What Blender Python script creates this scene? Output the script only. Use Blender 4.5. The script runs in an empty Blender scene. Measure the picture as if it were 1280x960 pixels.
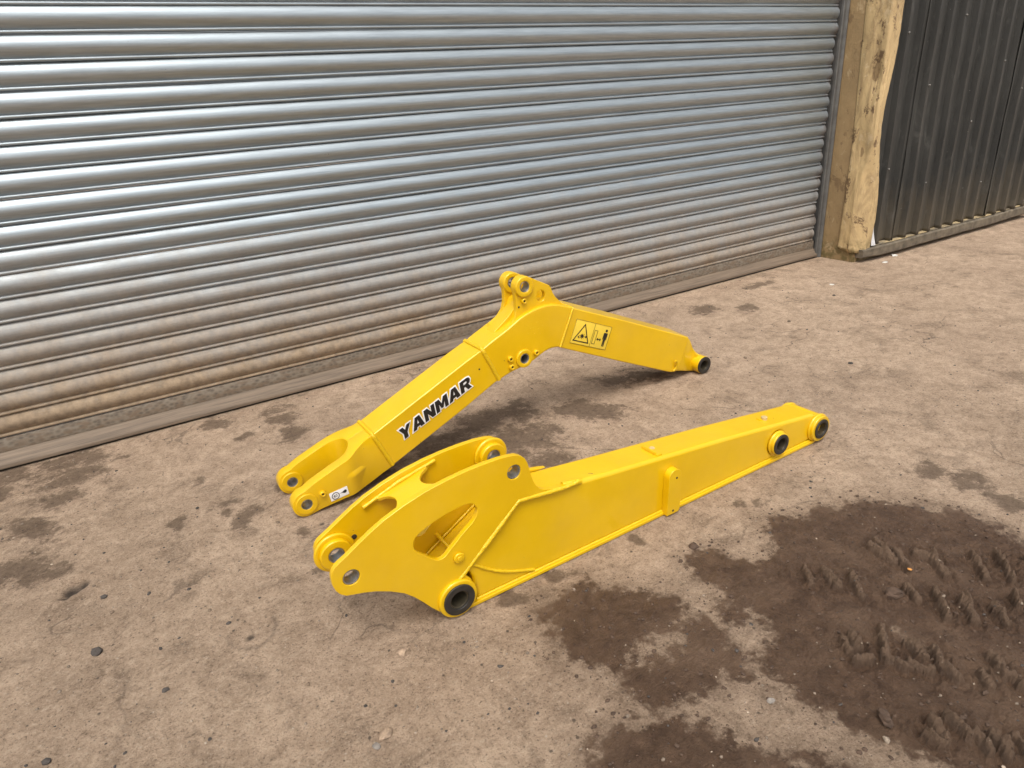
import bpy, bmesh, math, random
import numpy as np
from mathutils import Vector, Matrix, noise as mnoise
R = math.radians
scn = bpy.context.scene
COL = scn.collection
random.seed(7)

# ------------------------------------------------------------------ camera, world, sun, exposure
CAM_F, PITCH, YAW, ROLL = 839.5, R(23.146), R(29.794), R(-4.018)
fwd = Vector((math.sin(YAW)*math.cos(PITCH), math.cos(YAW)*math.cos(PITCH), -math.sin(PITCH)))
rgt = Vector((math.cos(YAW), -math.sin(YAW), 0)); up = rgt.cross(fwd)
rgt = rgt*math.cos(ROLL) + up*math.sin(ROLL); up = rgt.cross(fwd)
cd = bpy.data.cameras.new('camera'); cam = bpy.data.objects.new('camera', cd); COL.objects.link(cam)
cd.sensor_width = 36; cd.lens = CAM_F/1280*36; cd.clip_start = .02; cd.clip_end = 500
cam.matrix_world = Matrix(((rgt.x, up.x, -fwd.x, 0), (rgt.y, up.y, -fwd.y, -2.6326), (rgt.z, up.z, -fwd.z, 1.044), (0, 0, 0, 1)))
scn.camera = cam

SUN_EL, SUN_AZ = R(64), R(212)          # azimuth clockwise from +Y
w = bpy.data.worlds.new('World'); scn.world = w; w.use_nodes = True
nt = w.node_tree; bgn = nt.nodes['Background']
sky = nt.nodes.new('ShaderNodeTexSky'); sky.sky_type = 'NISHITA'; sky.sun_disc = False
sky.sun_elevation = SUN_EL; sky.sun_rotation = SUN_AZ; sky.dust_density = 6; sky.air_density = 1.0; sky.ozone_density = 1.0
hs = nt.nodes.new('ShaderNodeHueSaturation'); hs.inputs['Saturation'].default_value = .28
nt.links.new(sky.outputs[0], hs.inputs['Color']); nt.links.new(hs.outputs[0], bgn.inputs[0]); bgn.inputs[1].default_value = .15
sl = bpy.data.lights.new('sun', 'SUN'); sl.energy = .85; sl.angle = R(20); sl.color = (1, .95, .87)
so = bpy.data.objects.new('sun', sl); COL.objects.link(so)
sd = Vector((math.sin(SUN_AZ)*math.cos(SUN_EL), math.cos(SUN_AZ)*math.cos(SUN_EL), math.sin(SUN_EL)))
so.rotation_euler = sd.to_track_quat('Z', 'Y').to_euler(); so.location = sd*20
vs = scn.view_settings; vs.view_transform = 'Standard'; vs.look = 'None'; vs.gamma = 1; vs.use_curve_mapping = False
vs.exposure = 0.6

# ------------------------------------------------------------------ node helpers
class NB:
    def __init__(s, name):
        s.m = bpy.data.materials.new(name); s.m.use_nodes = True; s.t = s.m.node_tree
        s.b = s.t.nodes['Principled BSDF']
    def n(s, typ, **kw):
        x = s.t.nodes.new('ShaderNode'+typ)
        for k, v in kw.items(): setattr(x, k, v)
        return x
    def link(s, a, b): s.t.links.new(a, b)
    def pos(s, obj=False):
        if obj: return s.n('TexCoord').outputs['Object']
        return s.n('NewGeometry').outputs['Position']
    def mapping(s, vec, scale):
        m = s.n('Mapping'); s.link(vec, m.inputs[0]); m.inputs['Scale'].default_value = scale; return m.outputs[0]
    def noise(s, vec, scale, detail=5, rough=.6, dist=0):
        x = s.n('TexNoise'); s.link(vec, x.inputs['Vector']); x.inputs['Scale'].default_value = scale
        x.inputs['Detail'].default_value = detail; x.inputs['Roughness'].default_value = rough; x.inputs['Distortion'].default_value = dist
        return x.outputs[0]
    def ramp(s, fac, a, b, c0=(0, 0, 0), c1=(1, 1, 1)):
        if a > b: a, b, c0, c1 = b, a, c1, c0
        r = s.n('ValToRGB'); e = r.color_ramp.elements
        e[0].position = a; e[1].position = b; e[0].color = (*c0, 1); e[1].color = (*c1, 1)
        s.link(fac, r.inputs[0]); return r.outputs[0]
    def mix(s, fac, a, b, blend='MIX'):
        x = s.n('Mix', data_type='RGBA', blend_type=blend)
        for v, i in ((fac, 0), (a, 6), (b, 7)):
            if isinstance(v, (int, float)): x.inputs[i].default_value = v
            elif isinstance(v, tuple): x.inputs[i].default_value = (*v, 1)
            else: s.link(v, x.inputs[i])
        return x.outputs[2]
    def math(s, op, a, b=None, c=None, clamp=False):
        x = s.n('Math', operation=op, use_clamp=clamp)
        for v, i in ((a, 0), (b, 1), (c, 2)):
            if v is None: continue
            if isinstance(v, (int, float)): x.inputs[i].default_value = v
            else: s.link(v, x.inputs[i])
        return x.outputs[0]
    def sep(s, vec):
        x = s.n('SeparateXYZ'); s.link(vec, x.inputs[0]); return x.outputs
    def attr(s, name):
        x = s.n('Attribute', attribute_name=name); return x.outputs['Fac']
    def set(s, **kw):
        for k, v in kw.items():
            i = s.b.inputs[k.replace('_', ' ')]
            if isinstance(v, (int, float)): i.default_value = v
            elif isinstance(v, tuple): i.default_value = (*v, 1) if len(v) == 3 else v
            else: s.link(v, i)
        return s
    def bump(s, h, strength, dist=.01):
        x = s.n('Bump'); x.inputs['Strength'].default_value = strength; x.inputs['Distance'].default_value = dist
        s.link(h, x.inputs['Height']); s.link(x.outputs[0], s.b.inputs['Normal']); return s

def simple(name, col, rough=.6, metal=0., var=.25, scale=30, bump=.15):
    b = NB(name); p = b.pos()
    n = b.noise(p, scale)
    c = b.mix(b.ramp(n, .3, .7), tuple(x*(1-var) for x in col), tuple(min(1, x*(1+var)) for x in col))
    b.set(Base_Color=c, Roughness=rough, Metallic=metal)
    if bump: b.bump(b.noise(p, scale*4), bump, .002)
    return b.m

M = {}
# yellow machine paint
b = NB('yellow_paint'); p = b.pos()
c = b.mix(b.ramp(b.noise(p, 9, 4), .35, .7), (.645, .388, .0008), (.70, .430, .0016))
grime = b.ramp(b.noise(p, 55, 6, .7), .66, .74)
low = b.math('SUBTRACT', 1, b.math('MULTIPLY', b.sep(p)[2], 14), clamp=True)
c = b.mix(b.math('MULTIPLY', grime, b.math('MULTIPLY', low, .5)), c, (.20, .13, .07))
dust = b.ramp(b.noise(p, 6, 7, .7), .48, .72); c = b.mix(b.math('MULTIPLY', dust, .05), c, (.50, .38, .22))
chip = b.ramp(b.noise(p, 48, 2, .5), .775, .785); c = b.mix(b.math('MULTIPLY', chip, .75), c, (.16, .10, .03))
scuff = b.ramp(b.noise(b.mapping(p, (5, 5, 40)), 9, 5, .7), .66, .72); c = b.mix(b.math('MULTIPLY', scuff, .16), c, (.42, .27, .04))
b.set(Base_Color=c, Roughness=b.math('ADD', .27, b.math('ADD', b.math('MULTIPLY', b.noise(p, 40), .14), b.math('MULTIPLY', dust, .14))), Coat_Weight=.4, Coat_Roughness=.11, Specular_IOR_Level=.45)
b.bump(b.math('ADD', b.noise(p, 70, 3), b.math('MULTIPLY', b.noise(p, 260, 2), .35)), .14, .002); M['yellow'] = b.m
b = NB('yellow_weld'); p = b.pos()
b.set(Base_Color=(.68, .43, .0015), Roughness=.36, Coat_Weight=.2); b.bump(b.noise(p, 160, 3), .9, .004); M['weld'] = b.m
M['label_yellow'] = simple('label_yellow', (.78, .55, .05), .45, var=.04, bump=0)
M['black'] = simple('black_print', (.012, .010, .009), .45, var=.2, bump=0)
M['white'] = simple('white_print', (.78, .77, .75), .45, var=.06, bump=0)
M['rubber'] = simple('black_seal', (.022, .019, .015), .5, var=.4, scale=60)
M['bore'] = simple('greased_bore', (.085, .070, .045), .35, .5, var=.4, scale=50)
M['steel'] = simple('bare_steel', (.30, .29, .28), .38, .75, var=.45, scale=45)
M['hole'] = simple('dark_socket', (.03, .022, .012), .7, var=.3, scale=80)
M['zinc_plug'] = simple('dull_plug', (.50, .37, .16), .6, var=.15)

# galvanised slat with road dust on the low ones
def slat_mat(name, dust_top, base):
    b = NB(name); p = b.pos(); x, y, z = b.sep(p)
    st = b.noise(b.mapping(p, (1.2, 1, 26)), 5, 5, .65)
    blot = b.noise(b.mapping(p, (2.2, 1, 2.2)), 3, 4)
    metal = b.mix(b.ramp(st, .25, .78), tuple(v*.76 for v in base), tuple(v*1.14 for v in base))
    d = b.math('DIVIDE', b.math('SUBTRACT', dust_top, z), .62)
    d = b.math('ADD', d, b.math('MULTIPLY', b.math('SUBTRACT', blot, .5), .7))
    d = b.math('SUBTRACT', d, b.math('MULTIPLY', x, .075))
    d = b.math('ADD', d, b.math('MULTIPLY', b.math('SUBTRACT', b.noise(b.mapping(p, (30, 1, 60)), 4, 5, .7), .5), .35), clamp=True)
    d = b.math('MULTIPLY', d, .93)
    dustc = b.mix(b.ramp(b.noise(p, 45, 5), .3, .7), (.185, .125, .07), (.325, .232, .138))
    speck = b.ramp(b.noise(p, 95, 2), .76, .79)
    c = b.mix(d, metal, dustc); c = b.mix(b.math('MULTIPLY', speck, .55), c, (.09, .07, .055))
    # brown rust creeping in from the ends of the laths
    e = b.math('MULTIPLY', b.math('SUBTRACT', x, 3.655), 16, clamp=True)
    e = b.math('MULTIPLY', e, b.ramp(b.noise(p, 13, 4), .42, .56))
    c = b.mix(b.math('MULTIPLY', e, .85), c, (.085, .060, .045))
    b.set(Base_Color=c, Metallic=b.math('MULTIPLY', b.math('SUBTRACT', 1, b.math('MAXIMUM', d, e)), .76),
          Roughness=b.math('ADD', .41, b.math('ADD', b.math('MULTIPLY', d, .42), b.math('MULTIPLY', st, .10))))
    b.bump(b.noise(b.mapping(p, (14, 1, 90)), 6, 4), .12, .002)
    return b.m
M['slat'] = slat_mat('galvanised_slat', .76, (.355, .40, .425))
M['bottom_bar'] = slat_mat('galvanised_mottled', .42, (.42, .42, .41))
b = NB('bottom_bar_mottle'); p = b.pos()
v = b.n('TexVoronoi'); b.link(b.mapping(p, (1, 1, 1.6)), v.inputs['Vector']); v.inputs['Scale'].default_value = 55
zz = b.math('DIVIDE', b.math('SUBTRACT', .112, b.sep(p)[2]), .1)
msk = b.ramp(b.math('ADD', b.noise(b.mapping(p, (3, 1, 9)), 6, 5, .7), b.math('MULTIPLY', zz, .12)), .5, .66)
c = b.mix(b.ramp(v.outputs[0], .2, .7), (.10, .078, .056), (.19, .155, .115)); c = b.mix(msk, c, (.15, .105, .068))
b.set(Base_Color=c, Metallic=.15, Roughness=.62); b.bump(b.noise(p, 120), .25, .002); M['mottle'] = b.m
b = NB('bottom_angle'); p = b.pos()
n = b.noise(b.mapping(p, (1, 12, 34)), 4, 6, .7)
c = b.mix(b.ramp(n, .3, .7), (.085, .061, .041), (.205, .150, .102)); b.set(Base_Color=c, Roughness=.7); b.bump(n, .3, .003); M['angle'] = b.m
M['guide'] = simple('guide_rail_grey', (.13, .128, .12), .5, .45, var=.3, scale=14)
# buff paint, knocked and peeling
def buff(name, base, wear):
    b = NB(name); p = b.pos(); x, y, z = b.sep(p)
    c = b.mix(b.ramp(b.noise(p, 5, 5), .3, .7), tuple(v*.86 for v in base), tuple(v*1.10 for v in base))
    sm = b.ramp(b.noise(b.mapping(p, (1, 1, .35)), 11, 6, .65, .8), .46, .62)
    c = b.mix(b.math('MULTIPLY', sm, .62*wear), c, (.21, .135, .062))
    r = b.ramp(b.noise(b.mapping(p, (1, 1, .6)), 9, 10, .76, .4), .565, .595)
    c = b.mix(b.math('MULTIPLY', r, .9*wear), c, (.12, .068, .032))
    ch = b.ramp(b.noise(b.mapping(p, (1, 1, .7)), 13, 10, .76, .4), .585, .605)
    c = b.mix(b.math('MULTIPLY', ch, wear*.55), c, (.60, .47, .29))
    lowm = b.math('MULTIPLY', b.math('SUBTRACT', .16, z), 9, clamp=True)
    moss = b.math('MULTIPLY', lowm, b.ramp(b.noise(p, 30, 5), .42, .58))
    c = b.mix(b.math('MULTIPLY', moss, .75), c, (.105, .085, .025))
    b.set(Base_Color=c, Roughness=.62); b.bump(b.noise(p, 30, 9, .75), .7, .008); return b.m
M['buff'] = buff('buff_paint', (.30, .205, .098), .6)
M['buff_worn_lit'] = buff('buff_paint_worn_lit', (.52, .375, .185), 1.0)  # more wear, and a paler base carrying the light on the flashing front
# dark coated cladding
b = NB('dark_cladding'); p = b.pos(); x, y, z = b.sep(p)
c = b.mix(b.ramp(b.noise(b.mapping(p, (6, 1, .5)), 4, 6, .7), .3, .7), (.026, .026, .024), (.050, .049, .044))
dz = b.math('ADD', b.math('DIVIDE', b.math('SUBTRACT', .42, z), .5), b.math('MULTIPLY', b.math('SUBTRACT', b.noise(b.mapping(p, (9, 1, 1.2)), 4, 6, .7), .5), 1.3), clamp=True)
c = b.mix(b.math('MULTIPLY', dz, .75), c, (.125, .098, .062))
sp = b.ramp(b.noise(p, 60, 2), .765, .785); c = b.mix(b.math('MULTIPLY', sp, .7), c, (.30, .29, .27))
sm = b.ramp(b.noise(b.mapping(p, (5, 1, 1)), 5, 5, .7, .6), .57, .75); c = b.mix(b.math('MULTIPLY', sm, .4), c, (.15, .145, .13))
b.set(Base_Color=c, Roughness=.52, Specular_IOR_Level=.35); b.bump(b.noise(p, 14, 4), .2, .006); M['clad'] = b.m
b = NB('pale_timber'); p = b.pos()
c = b.mix(b.ramp(b.noise(b.mapping(p, (1.2, 6, 6)), 4, 6, .7), .46, .60), (.13, .105, .07), (.44, .33, .17)); b.set(Base_Color=c, Roughness=.85); b.bump(b.noise(p, 60), .4, .004); M['timber_pale'] = b.m
M['timber'] = simple('weathered_timber', (.125, .100, .068), .85, var=.45, scale=22, bump=.5)
M['plinth'] = simple('dark_plinth', (.085, .070, .055), .9, var=.4, scale=18, bump=.5)
M['screw'] = simple('screw_cap', (.22, .21, .19), .5, .3)
M['foil'] = simple('torn_white_sheet', (.62, .62, .62), .5, var=.2, scale=20)
M['farwall'] = simple('brown_render', (.19, .125, .085), .9, var=.3, scale=8, bump=.4)
M['pinktrim'] = simple('pink_brown_trim', (.36, .26, .18), .8, var=.2, scale=12)
def stone_mat(n, col): M[n] = simple(n, col, .85, var=.4, scale=60, bump=.6)
stone_mat('stone_dark', (.055, .045, .038)); stone_mat('stone_brown', (.15, .105, .07)); stone_mat('stone_pale', (.33, .26, .19)); stone_mat('stone_grey', (.19, .165, .14)); stone_mat('stone_tan', (.30, .215, .145))
stone_mat('gravel', (.19, .145, .105)); stone_mat('clod', (.066, .039, .024)); stone_mat('litter_white', (.55, .53, .48)); stone_mat('leaf_orange', (.45, .20, .05))

# ground: dry trodden dirt on concrete, damp stains and wet mud where the masks say
b = NB('ground_dirt'); p = b.pos()
grain = b.noise(p, 55, 12, .86); fine = b.noise(p, 120, 9, .8); mid = b.noise(p, 14, 9, .74, .3); big = b.noise(p, 2.1, 6, .62, .5)
c = b.mix(b.ramp(mid, .32, .68), (.345, .245, .165), (.59, .44, .315))
c = b.mix(b.ramp(big, .36, .64), b.mix(1.0, c, (.86, .83, .80), 'MULTIPLY'), b.mix(1.0, c, (1.10, 1.08, 1.06), 'MULTIPLY'))
c = b.mix(b.math('MULTIPLY', b.ramp(grain, .50, .66), .55), c, (.54, .425, .31))
c = b.mix(b.math('MULTIPLY', b.ramp(grain, .49, .34), .75), c, (.115, .078, .048))
blk = b.ramp(b.noise(p, 6.5, 10, .76, .4), .52, .64); c = b.mix(b.math('MULTIPLY', blk, .58), c, (.145, .098, .062))
pink = b.ramp(b.noise(p, 1.3, 4), .5, .7); c = b.mix(b.math('MULTIPLY', pink, .20), c, (.38, .265, .185))
sp1 = b.noise(p, 210, 4, .7); c = b.mix(b.math('MULTIPLY', b.ramp(sp1, .44, .33), .8), c, (.10, .068, .043)); c = b.mix(b.math('MULTIPLY', b.ramp(sp1, .57, .68), .7), c, (.60, .48, .36))
sp2 = b.noise(p, 70, 3, .6); c = b.mix(b.math('MULTIPLY', b.ramp(sp2, .32, .27), .75), c, (.085, .06, .04))
crk = b.n('TexVoronoi', feature='DISTANCE_TO_EDGE'); cw = b.n('VectorMath', operation='ADD'); b.link(p, cw.inputs[0]); cn = b.n('TexNoise'); cn.inputs['Scale'].default_value = 6; cn.inputs['Detail'].default_value = 8; b.link(p, cn.inputs['Vector']); cm = b.n('VectorMath', operation='SCALE'); cm.inputs['Scale'].default_value = .22; b.link(cn.outputs['Color'], cm.inputs[0]); b.link(cm.outputs[0], cw.inputs[1]); b.link(cw.outputs[0], crk.inputs['Vector']); crk.inputs['Scale'].default_value = 2.6
crack = b.math('MULTIPLY', b.ramp(crk.outputs['Distance'], .012, .003), b.ramp(b.noise(p, 3.1, 3), .52, .60)); c = b.mix(b.math('MULTIPLY', crack, .55), c, (.09, .062, .042))
vo = b.n('TexVoronoi'); b.link(p, vo.inputs['Vector']); vo.inputs['Scale'].default_value = 75; vo.inputs['Randomness'].default_value = 1
peb = b.math('MULTIPLY', b.ramp(vo.outputs['Distance'], .20, .12), b.ramp(b.noise(p, 33, 2), .60, .64)); c = b.mix(b.math('MULTIPLY', peb, .6), c, (.55, .46, .36))
vo2 = b.n('TexVoronoi'); b.link(b.mapping(p, (1, 1, 1)), vo2.inputs['Vector']); vo2.inputs['Scale'].default_value = 41
peb2 = b.math('MULTIPLY', b.ramp(vo2.outputs['Distance'], .17, .10), b.ramp(b.noise(p, 21, 2), .56, .60)); c = b.mix(b.math('MULTIPLY', peb2, .8), c, (.06, .045, .034))
edge = b.math('MULTIPLY', b.math('SUBTRACT', b.noise(p, 34, 10, .74), .5), 1.5)
edge2 = b.math('MULTIPLY', b.math('SUBTRACT', b.noise(p, 9, 8, .70), .5), 1.5)
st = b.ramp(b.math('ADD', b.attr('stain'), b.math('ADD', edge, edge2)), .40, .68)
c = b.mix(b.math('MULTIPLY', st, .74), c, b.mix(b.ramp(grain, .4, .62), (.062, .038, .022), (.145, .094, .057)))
mud = b.ramp(b.math('ADD', b.attr('mud'), b.math('MULTIPLY', b.math('ADD', edge, b.math('MULTIPLY', edge2, .8)), .75)), .44, .58)
halo = b.ramp(b.math('ADD', b.attr('mud'), b.math('MULTIPLY', b.math('ADD', edge, edge2), .55)), .08, .55)
c = b.mix(b.math('MULTIPLY', halo, .55), c, b.mix(b.ramp(grain, .4, .62), (.10, .062, .037), (.22, .145, .09)))
mudc = b.mix(b.ramp(b.noise(p, 26, 10, .76), .36, .66), (.060, .032, .018), (.150, .088, .053))
mudc = b.mix(b.math('MULTIPLY', b.ramp(b.noise(p, 5.5, 8, .68), .48, .62), .65), mudc, (.18, .112, .070))
mudc = b.mix(b.math('MULTIPLY', b.ramp(grain, .56, .66), .35), mudc, (.23, .165, .11))
mudc = b.mix(b.math('MULTIPLY', b.attr('ridge'), .7), mudc, (.19, .124, .08))
c = b.mix(b.math('MULTIPLY', mud, .96), c, mudc)
pit = b.attr('pit'); c = b.mix(pit, c, (.03, .022, .017))
rough = b.math('SUBTRACT', .90, b.math('MULTIPLY', mud, .42)); rough = b.math('SUBTRACT', rough, b.math('MULTIPLY', st, .10))
b.set(Base_Color=c, Roughness=rough, Specular_IOR_Level=.35)
hh = b.math('ADD', b.math('MULTIPLY', grain, 1.0), b.math('ADD', b.math('MULTIPLY', b.noise(p, 24, 9, .75), .8), b.math('MULTIPLY', sp1, .45)))
b.bump(hh, 1.0, .012); M['ground'] = b.m

# ------------------------------------------------------------------ object helpers
def tag(o, label=None, cat=None, group=None, kind=None):
    for k, v in (('label', label), ('category', cat), ('group', group), ('kind', kind)):
        if v: o[k] = v
    return o
def empty(name, loc, rz=0):
    o = bpy.data.objects.new(name, None); COL.objects.link(o); o.location = loc; o.rotation_euler = (0, 0, rz); o.empty_display_size = .1; return o
def finish(name, me, mat, parent=None, ang=35):
    o = bpy.data.objects.new(name, me); COL.objects.link(o); me.name = name
    me.materials.clear(); me.materials.append(mat)
    if ang:
        me.polygons.foreach_set('use_smooth', [True]*len(me.polygons)); me.set_sharp_from_angle(angle=R(ang))
    if parent: o.parent = parent
    return o
def mesh(name, verts, faces, mat, parent=None, ang=35, recalc=True):
    me = bpy.data.meshes.new(name); me.from_pydata([tuple(v) for v in verts], [], faces); 
    if recalc:
        bm = bmesh.new(); bm.from_mesh(me); bmesh.ops.recalc_face_normals(bm, faces=bm.faces); bm.to_mesh(me); bm.free()
    me.update(); return finish(name, me, mat, parent, ang)
def box(name, a, c, mat, parent=None, bev=.002):
    bm = bmesh.new(); bmesh.ops.create_cube(bm, size=1)
    for v in bm.verts: v.co = Vector([(a[i]+c[i])/2 + v.co[i]*(c[i]-a[i]) for i in range(3)])
    if bev: bmesh.ops.bevel(bm, geom=bm.edges[:], offset=bev, segments=2, affect='EDGES')
    me = bpy.data.meshes.new(name); bm.to_mesh(me); bm.free(); return finish(name, me, mat, parent)
def curve_mesh(cu):
    o = bpy.data.objects.new('tmp', cu); COL.objects.link(o); bpy.context.view_layer.update()
    dg = bpy.context.evaluated_depsgraph_get(); me = bpy.data.meshes.new_from_object(o.evaluated_get(dg))
    bpy.data.objects.remove(o); return me
def plate(name, loops, n0, n1, mat, parent, bev=.0015, axes='snz', res=2, frame=None, ang=32):
    """polygon (with hole loops) in local (s,z) pushed through the depth n0..n1; frame maps (u,v,depth) to local coordinates"""
    cu = bpy.data.curves.new(name, 'CURVE'); cu.dimensions = '2D'; cu.fill_mode = 'BOTH'
    t = abs(n1-n0)/2; bev = min(bev, t*.9)
    cu.extrude = t-bev; cu.bevel_depth = bev; cu.offset = -bev; cu.bevel_resolution = res
    for L in loops:
        sp = cu.splines.new('POLY'); sp.points.add(len(L)-1); sp.use_cyclic_u = True
        for q, (u, v) in zip(sp.points, L): q.co = (u, v, 0, 1)
    me = curve_mesh(cu); mid = (n0+n1)/2
    for v in me.vertices:
        u, q, d = v.co
        v.co = frame(u, q, mid+d) if frame else (u, mid+d, q)
    bm = bmesh.new(); bm.from_mesh(me); bmesh.ops.remove_doubles(bm, verts=bm.verts, dist=1e-5)
    bmesh.ops.recalc_face_normals(bm, faces=bm.faces); bm.to_mesh(me); bm.free()
    o = finish(name, me, mat, parent, ang)
    if bev > .0005: wn = o.modifiers.new('normals', 'WEIGHTED_NORMAL'); wn.weight = 90; wn.keep_sharp = True
    return o
def circ(c, r, k=40, sq=1.): return [(c[0]+r*math.cos(2*math.pi*i/k), c[1]+r*sq*math.sin(2*math.pi*i/k)) for i in range(k)]
def ring(name, c, ro, ri, n0, n1, mat, parent, bev=.002): return plate(name, [circ(c, ro)] + ([circ(c, ri)] if ri else []), n0, n1, mat, parent, bev)
def bead(name, pts, r, mat, parent, jit=.18, cyc=False, sub=6):
    cu = bpy.data.curves.new(name, 'CURVE'); cu.dimensions = '3D'; cu.bevel_depth = r; cu.bevel_resolution = 3; cu.use_fill_caps = True
    P = []
    for i in range(len(pts)-1):
        a, c = Vector(pts[i]), Vector(pts[i+1])
        for k in range(sub): P.append(a.lerp(c, k/sub))
    P.append(Vector(pts[-1]))
    sp = cu.splines.new('POLY'); sp.points.add(len(P)-1); sp.use_cyclic_u = cyc
    for q, v in zip(sp.points, P): q.co = (*v, 1); q.radius = 1+random.uniform(-jit, jit)
    return finish(name, curve_mesh(cu), mat, parent, 60)
def smooth_loop(pts, it=2):
    for _ in range(it):
        q = []
        for i in range(len(pts)):
            a, c = pts[i], pts[(i+1) % len(pts)]
            q += [(a[0]*.75+c[0]*.25, a[1]*.75+c[1]*.25), (a[0]*.25+c[0]*.75, a[1]*.25+c[1]*.75)]
        pts = q
    return pts
def offset_loop(L, d):
    area = sum(L[i][0]*L[(i+1) % len(L)][1]-L[(i+1) % len(L)][0]*L[i][1] for i in range(len(L)))
    s = 1 if area > 0 else -1; out = []
    for i in range(len(L)):
        p, a, c = Vector(L[i]), Vector(L[i-1]), Vector(L[(i+1) % len(L)])
        e1, e2 = (p-a).normalized(), (c-p).normalized()
        n1, n2 = Vector((e1.y, -e1.x))*s, Vector((e2.y, -e2.x))*s
        m = (n1+n2); k = max(.45, m.length_squared/2) if m.length > 1e-6 else 1
        out.append(tuple(p + m*(d/k)))
    return out

def drill(o, holes):
    """cut round bores (s, z, r) through a part along its depth, then drop the cutters"""
    cs = []
    for (c, r) in holes:
        k = plate('tmp', [circ(c, r)], -.2, .35, M['bore'], None, .0001); cs.append(k)
        m = o.modifiers.new('bore', 'BOOLEAN'); m.operation = 'DIFFERENCE'; m.object = k; m.solver = 'EXACT'
        k.matrix_world = Matrix.Identity(4)
    par = o.parent; o.parent = None; bpy.context.view_layer.update()
    me = bpy.data.meshes.new_from_object(o.evaluated_get(bpy.context.evaluated_depsgraph_get()))
    o.modifiers.clear(); o.data = me; o.parent = par; mt = me.materials[0] if me.materials else None
    for k in cs: bpy.data.objects.remove(k)
    for i in range(len(me.materials)-1, 0, -1): me.materials.pop(index=i)
    me.polygons.foreach_set('material_index', [0]*len(me.polygons))
    me.polygons.foreach_set('use_smooth', [True]*len(me.polygons)); me.set_sharp_from_angle(angle=R(35))
    return o

# ------------------------------------------------------------------ ground
def vnoise(x, y, seed):
    xi, yi = np.floor(x).astype(np.int64), np.floor(y).astype(np.int64); fx, fy = x-xi, y-yi
    fx, fy = fx*fx*fx*(fx*(fx*6-15)+10), fy*fy*fy*(fy*(fy*6-15)+10)
    def h(a, c):
        n = (a*374761393 + c*668265263 + seed*974711) & 0x7fffffff
        n = ((n ^ (n >> 13))*1274126177) & 0x7fffffff; return ((n ^ (n >> 16)) & 0xffff)/65535.
    return (h(xi, yi)*(1-fx)+h(xi+1, yi)*fx)*(1-fy)+(h(xi, yi+1)*(1-fx)+h(xi+1, yi+1)*fx)*fy
def fbm(x, y, f, o, seed, g=.5):
    a, t, s = 1., 0., 0.
    for i in range(o): s = s+a*(vnoise(x*f+i*17.3, y*f-i*9.1, seed+i)-.5); t += a; a *= g; f *= 2.03
    return s/t*2
def poly_sd(X, Y, P):
    d = np.full(X.shape, 1e9); ins = np.zeros(X.shape, bool)
    for i in range(len(P)):
        (ax, ay), (bx, by) = P[i-1], P[i]
        t = np.clip(((X-ax)*(bx-ax)+(Y-ay)*(by-ay))/((bx-ax)**2+(by-ay)**2+1e-12), 0, 1)
        d = np.minimum(d, np.hypot(X-ax-t*(bx-ax), Y-ay-t*(by-ay)))
        cr = ((ay > Y) != (by > Y)); 
        with np.errstate(divide='ignore', invalid='ignore'): ins ^= cr & (X < (bx-ax)*(Y-ay)/((by-ay) or 1e-12)+ax)
    return np.where(ins, d, -d)
def axis(fine0, fine1, step, lo, hi, g=1.12):
    a = list(np.arange(fine0, fine1, step)); s = step; x = a[-1]; hi_l = []
    while x < hi: s = min(s*g, 12); x += s; hi_l.append(x)
    s = step; x = fine0; lo_l = []
    while x > lo: s = min(s*g, 12); x -= s; lo_l.append(x)
    return np.array(lo_l[::-1]+a+hi_l)
def refine(ax_, lo, hi): 
    out = []
    for a_, c_ in zip(ax_[:-1], ax_[1:]):
        out.append(a_)
        if lo < a_ < hi: out.append((a_+c_)/2)
    return np.array(out+[ax_[-1]])
gx = refine(refine(axis(-.62, 2.3, .006, -60, 90), .8, 1.65), .84, 1.64); gy = refine(refine(axis(-2.5, .02, .006, -60, 60), -2.45, -1.75), -2.42, -1.80)
X, Y = np.meshgrid(gx, gy)
wx = X + .045*fbm(X, Y, 9, 4, 3); wy = Y + .045*fbm(X, Y, 9, 4, 11)
MUD = [[(1.26, -1.7), (1.37, -1.74), (1.49, -1.78), (1.61, -1.89), (1.67, -2.02), (1.69, -2.18), (1.26, -2.43), (1.04, -2.44), (.95, -2.34), (.92, -2.25), (.88, -2.15), (.85, -2.04), (.88, -1.96), (.93, -1.85), (.96, -1.75), (1.0, -1.68), (1.08, -1.72), (1.09, -1.78), (1.18, -1.77)],
       [(.60, -1.63), (.70, -1.61), (.80, -1.66), (.86, -1.76), (.82, -1.83), (.73, -1.86), (.64, -1.85), (.57, -1.77)],
       [(.64, -1.80), (.77, -1.80), (.90, -1.86), (.93, -1.95), (.83, -2.0), (.74, -2.03), (.64, -1.99), (.60, -1.90)],
       [(.55, -1.94), (.6, -1.94), (.63, -2.01), (.67, -2.07), (.73, -2.14), (.8, -2.21), (.79, -2.3), (.42, -2.05)],
       [(.66, -1.6), (.72, -1.61), (.75, -1.65), (.71, -1.69), (.65, -1.65)]]
DRY = [[(.91, -1.90), (.97, -1.92), (.95, -1.95), (.88, -1.96), (.86, -1.93)],
       [(.70, -1.835), (.80, -1.85), (.78, -1.875), (.69, -1.865)],
       [(.69, -1.99), (.78, -1.98), (.83, -2.02), (.85, -2.11), (.87, -2.18), (.89, -2.25), (.78, -2.17), (.68, -2.08)],
       [(1.14, -2.11), (1.18, -2.14), (1.17, -2.17), (1.12, -2.14)]]
near = (X > -1) & (X < 3) & (Y < .3) & (Y > -2.9)
sdm = np.full(X.shape, -1.)
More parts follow.
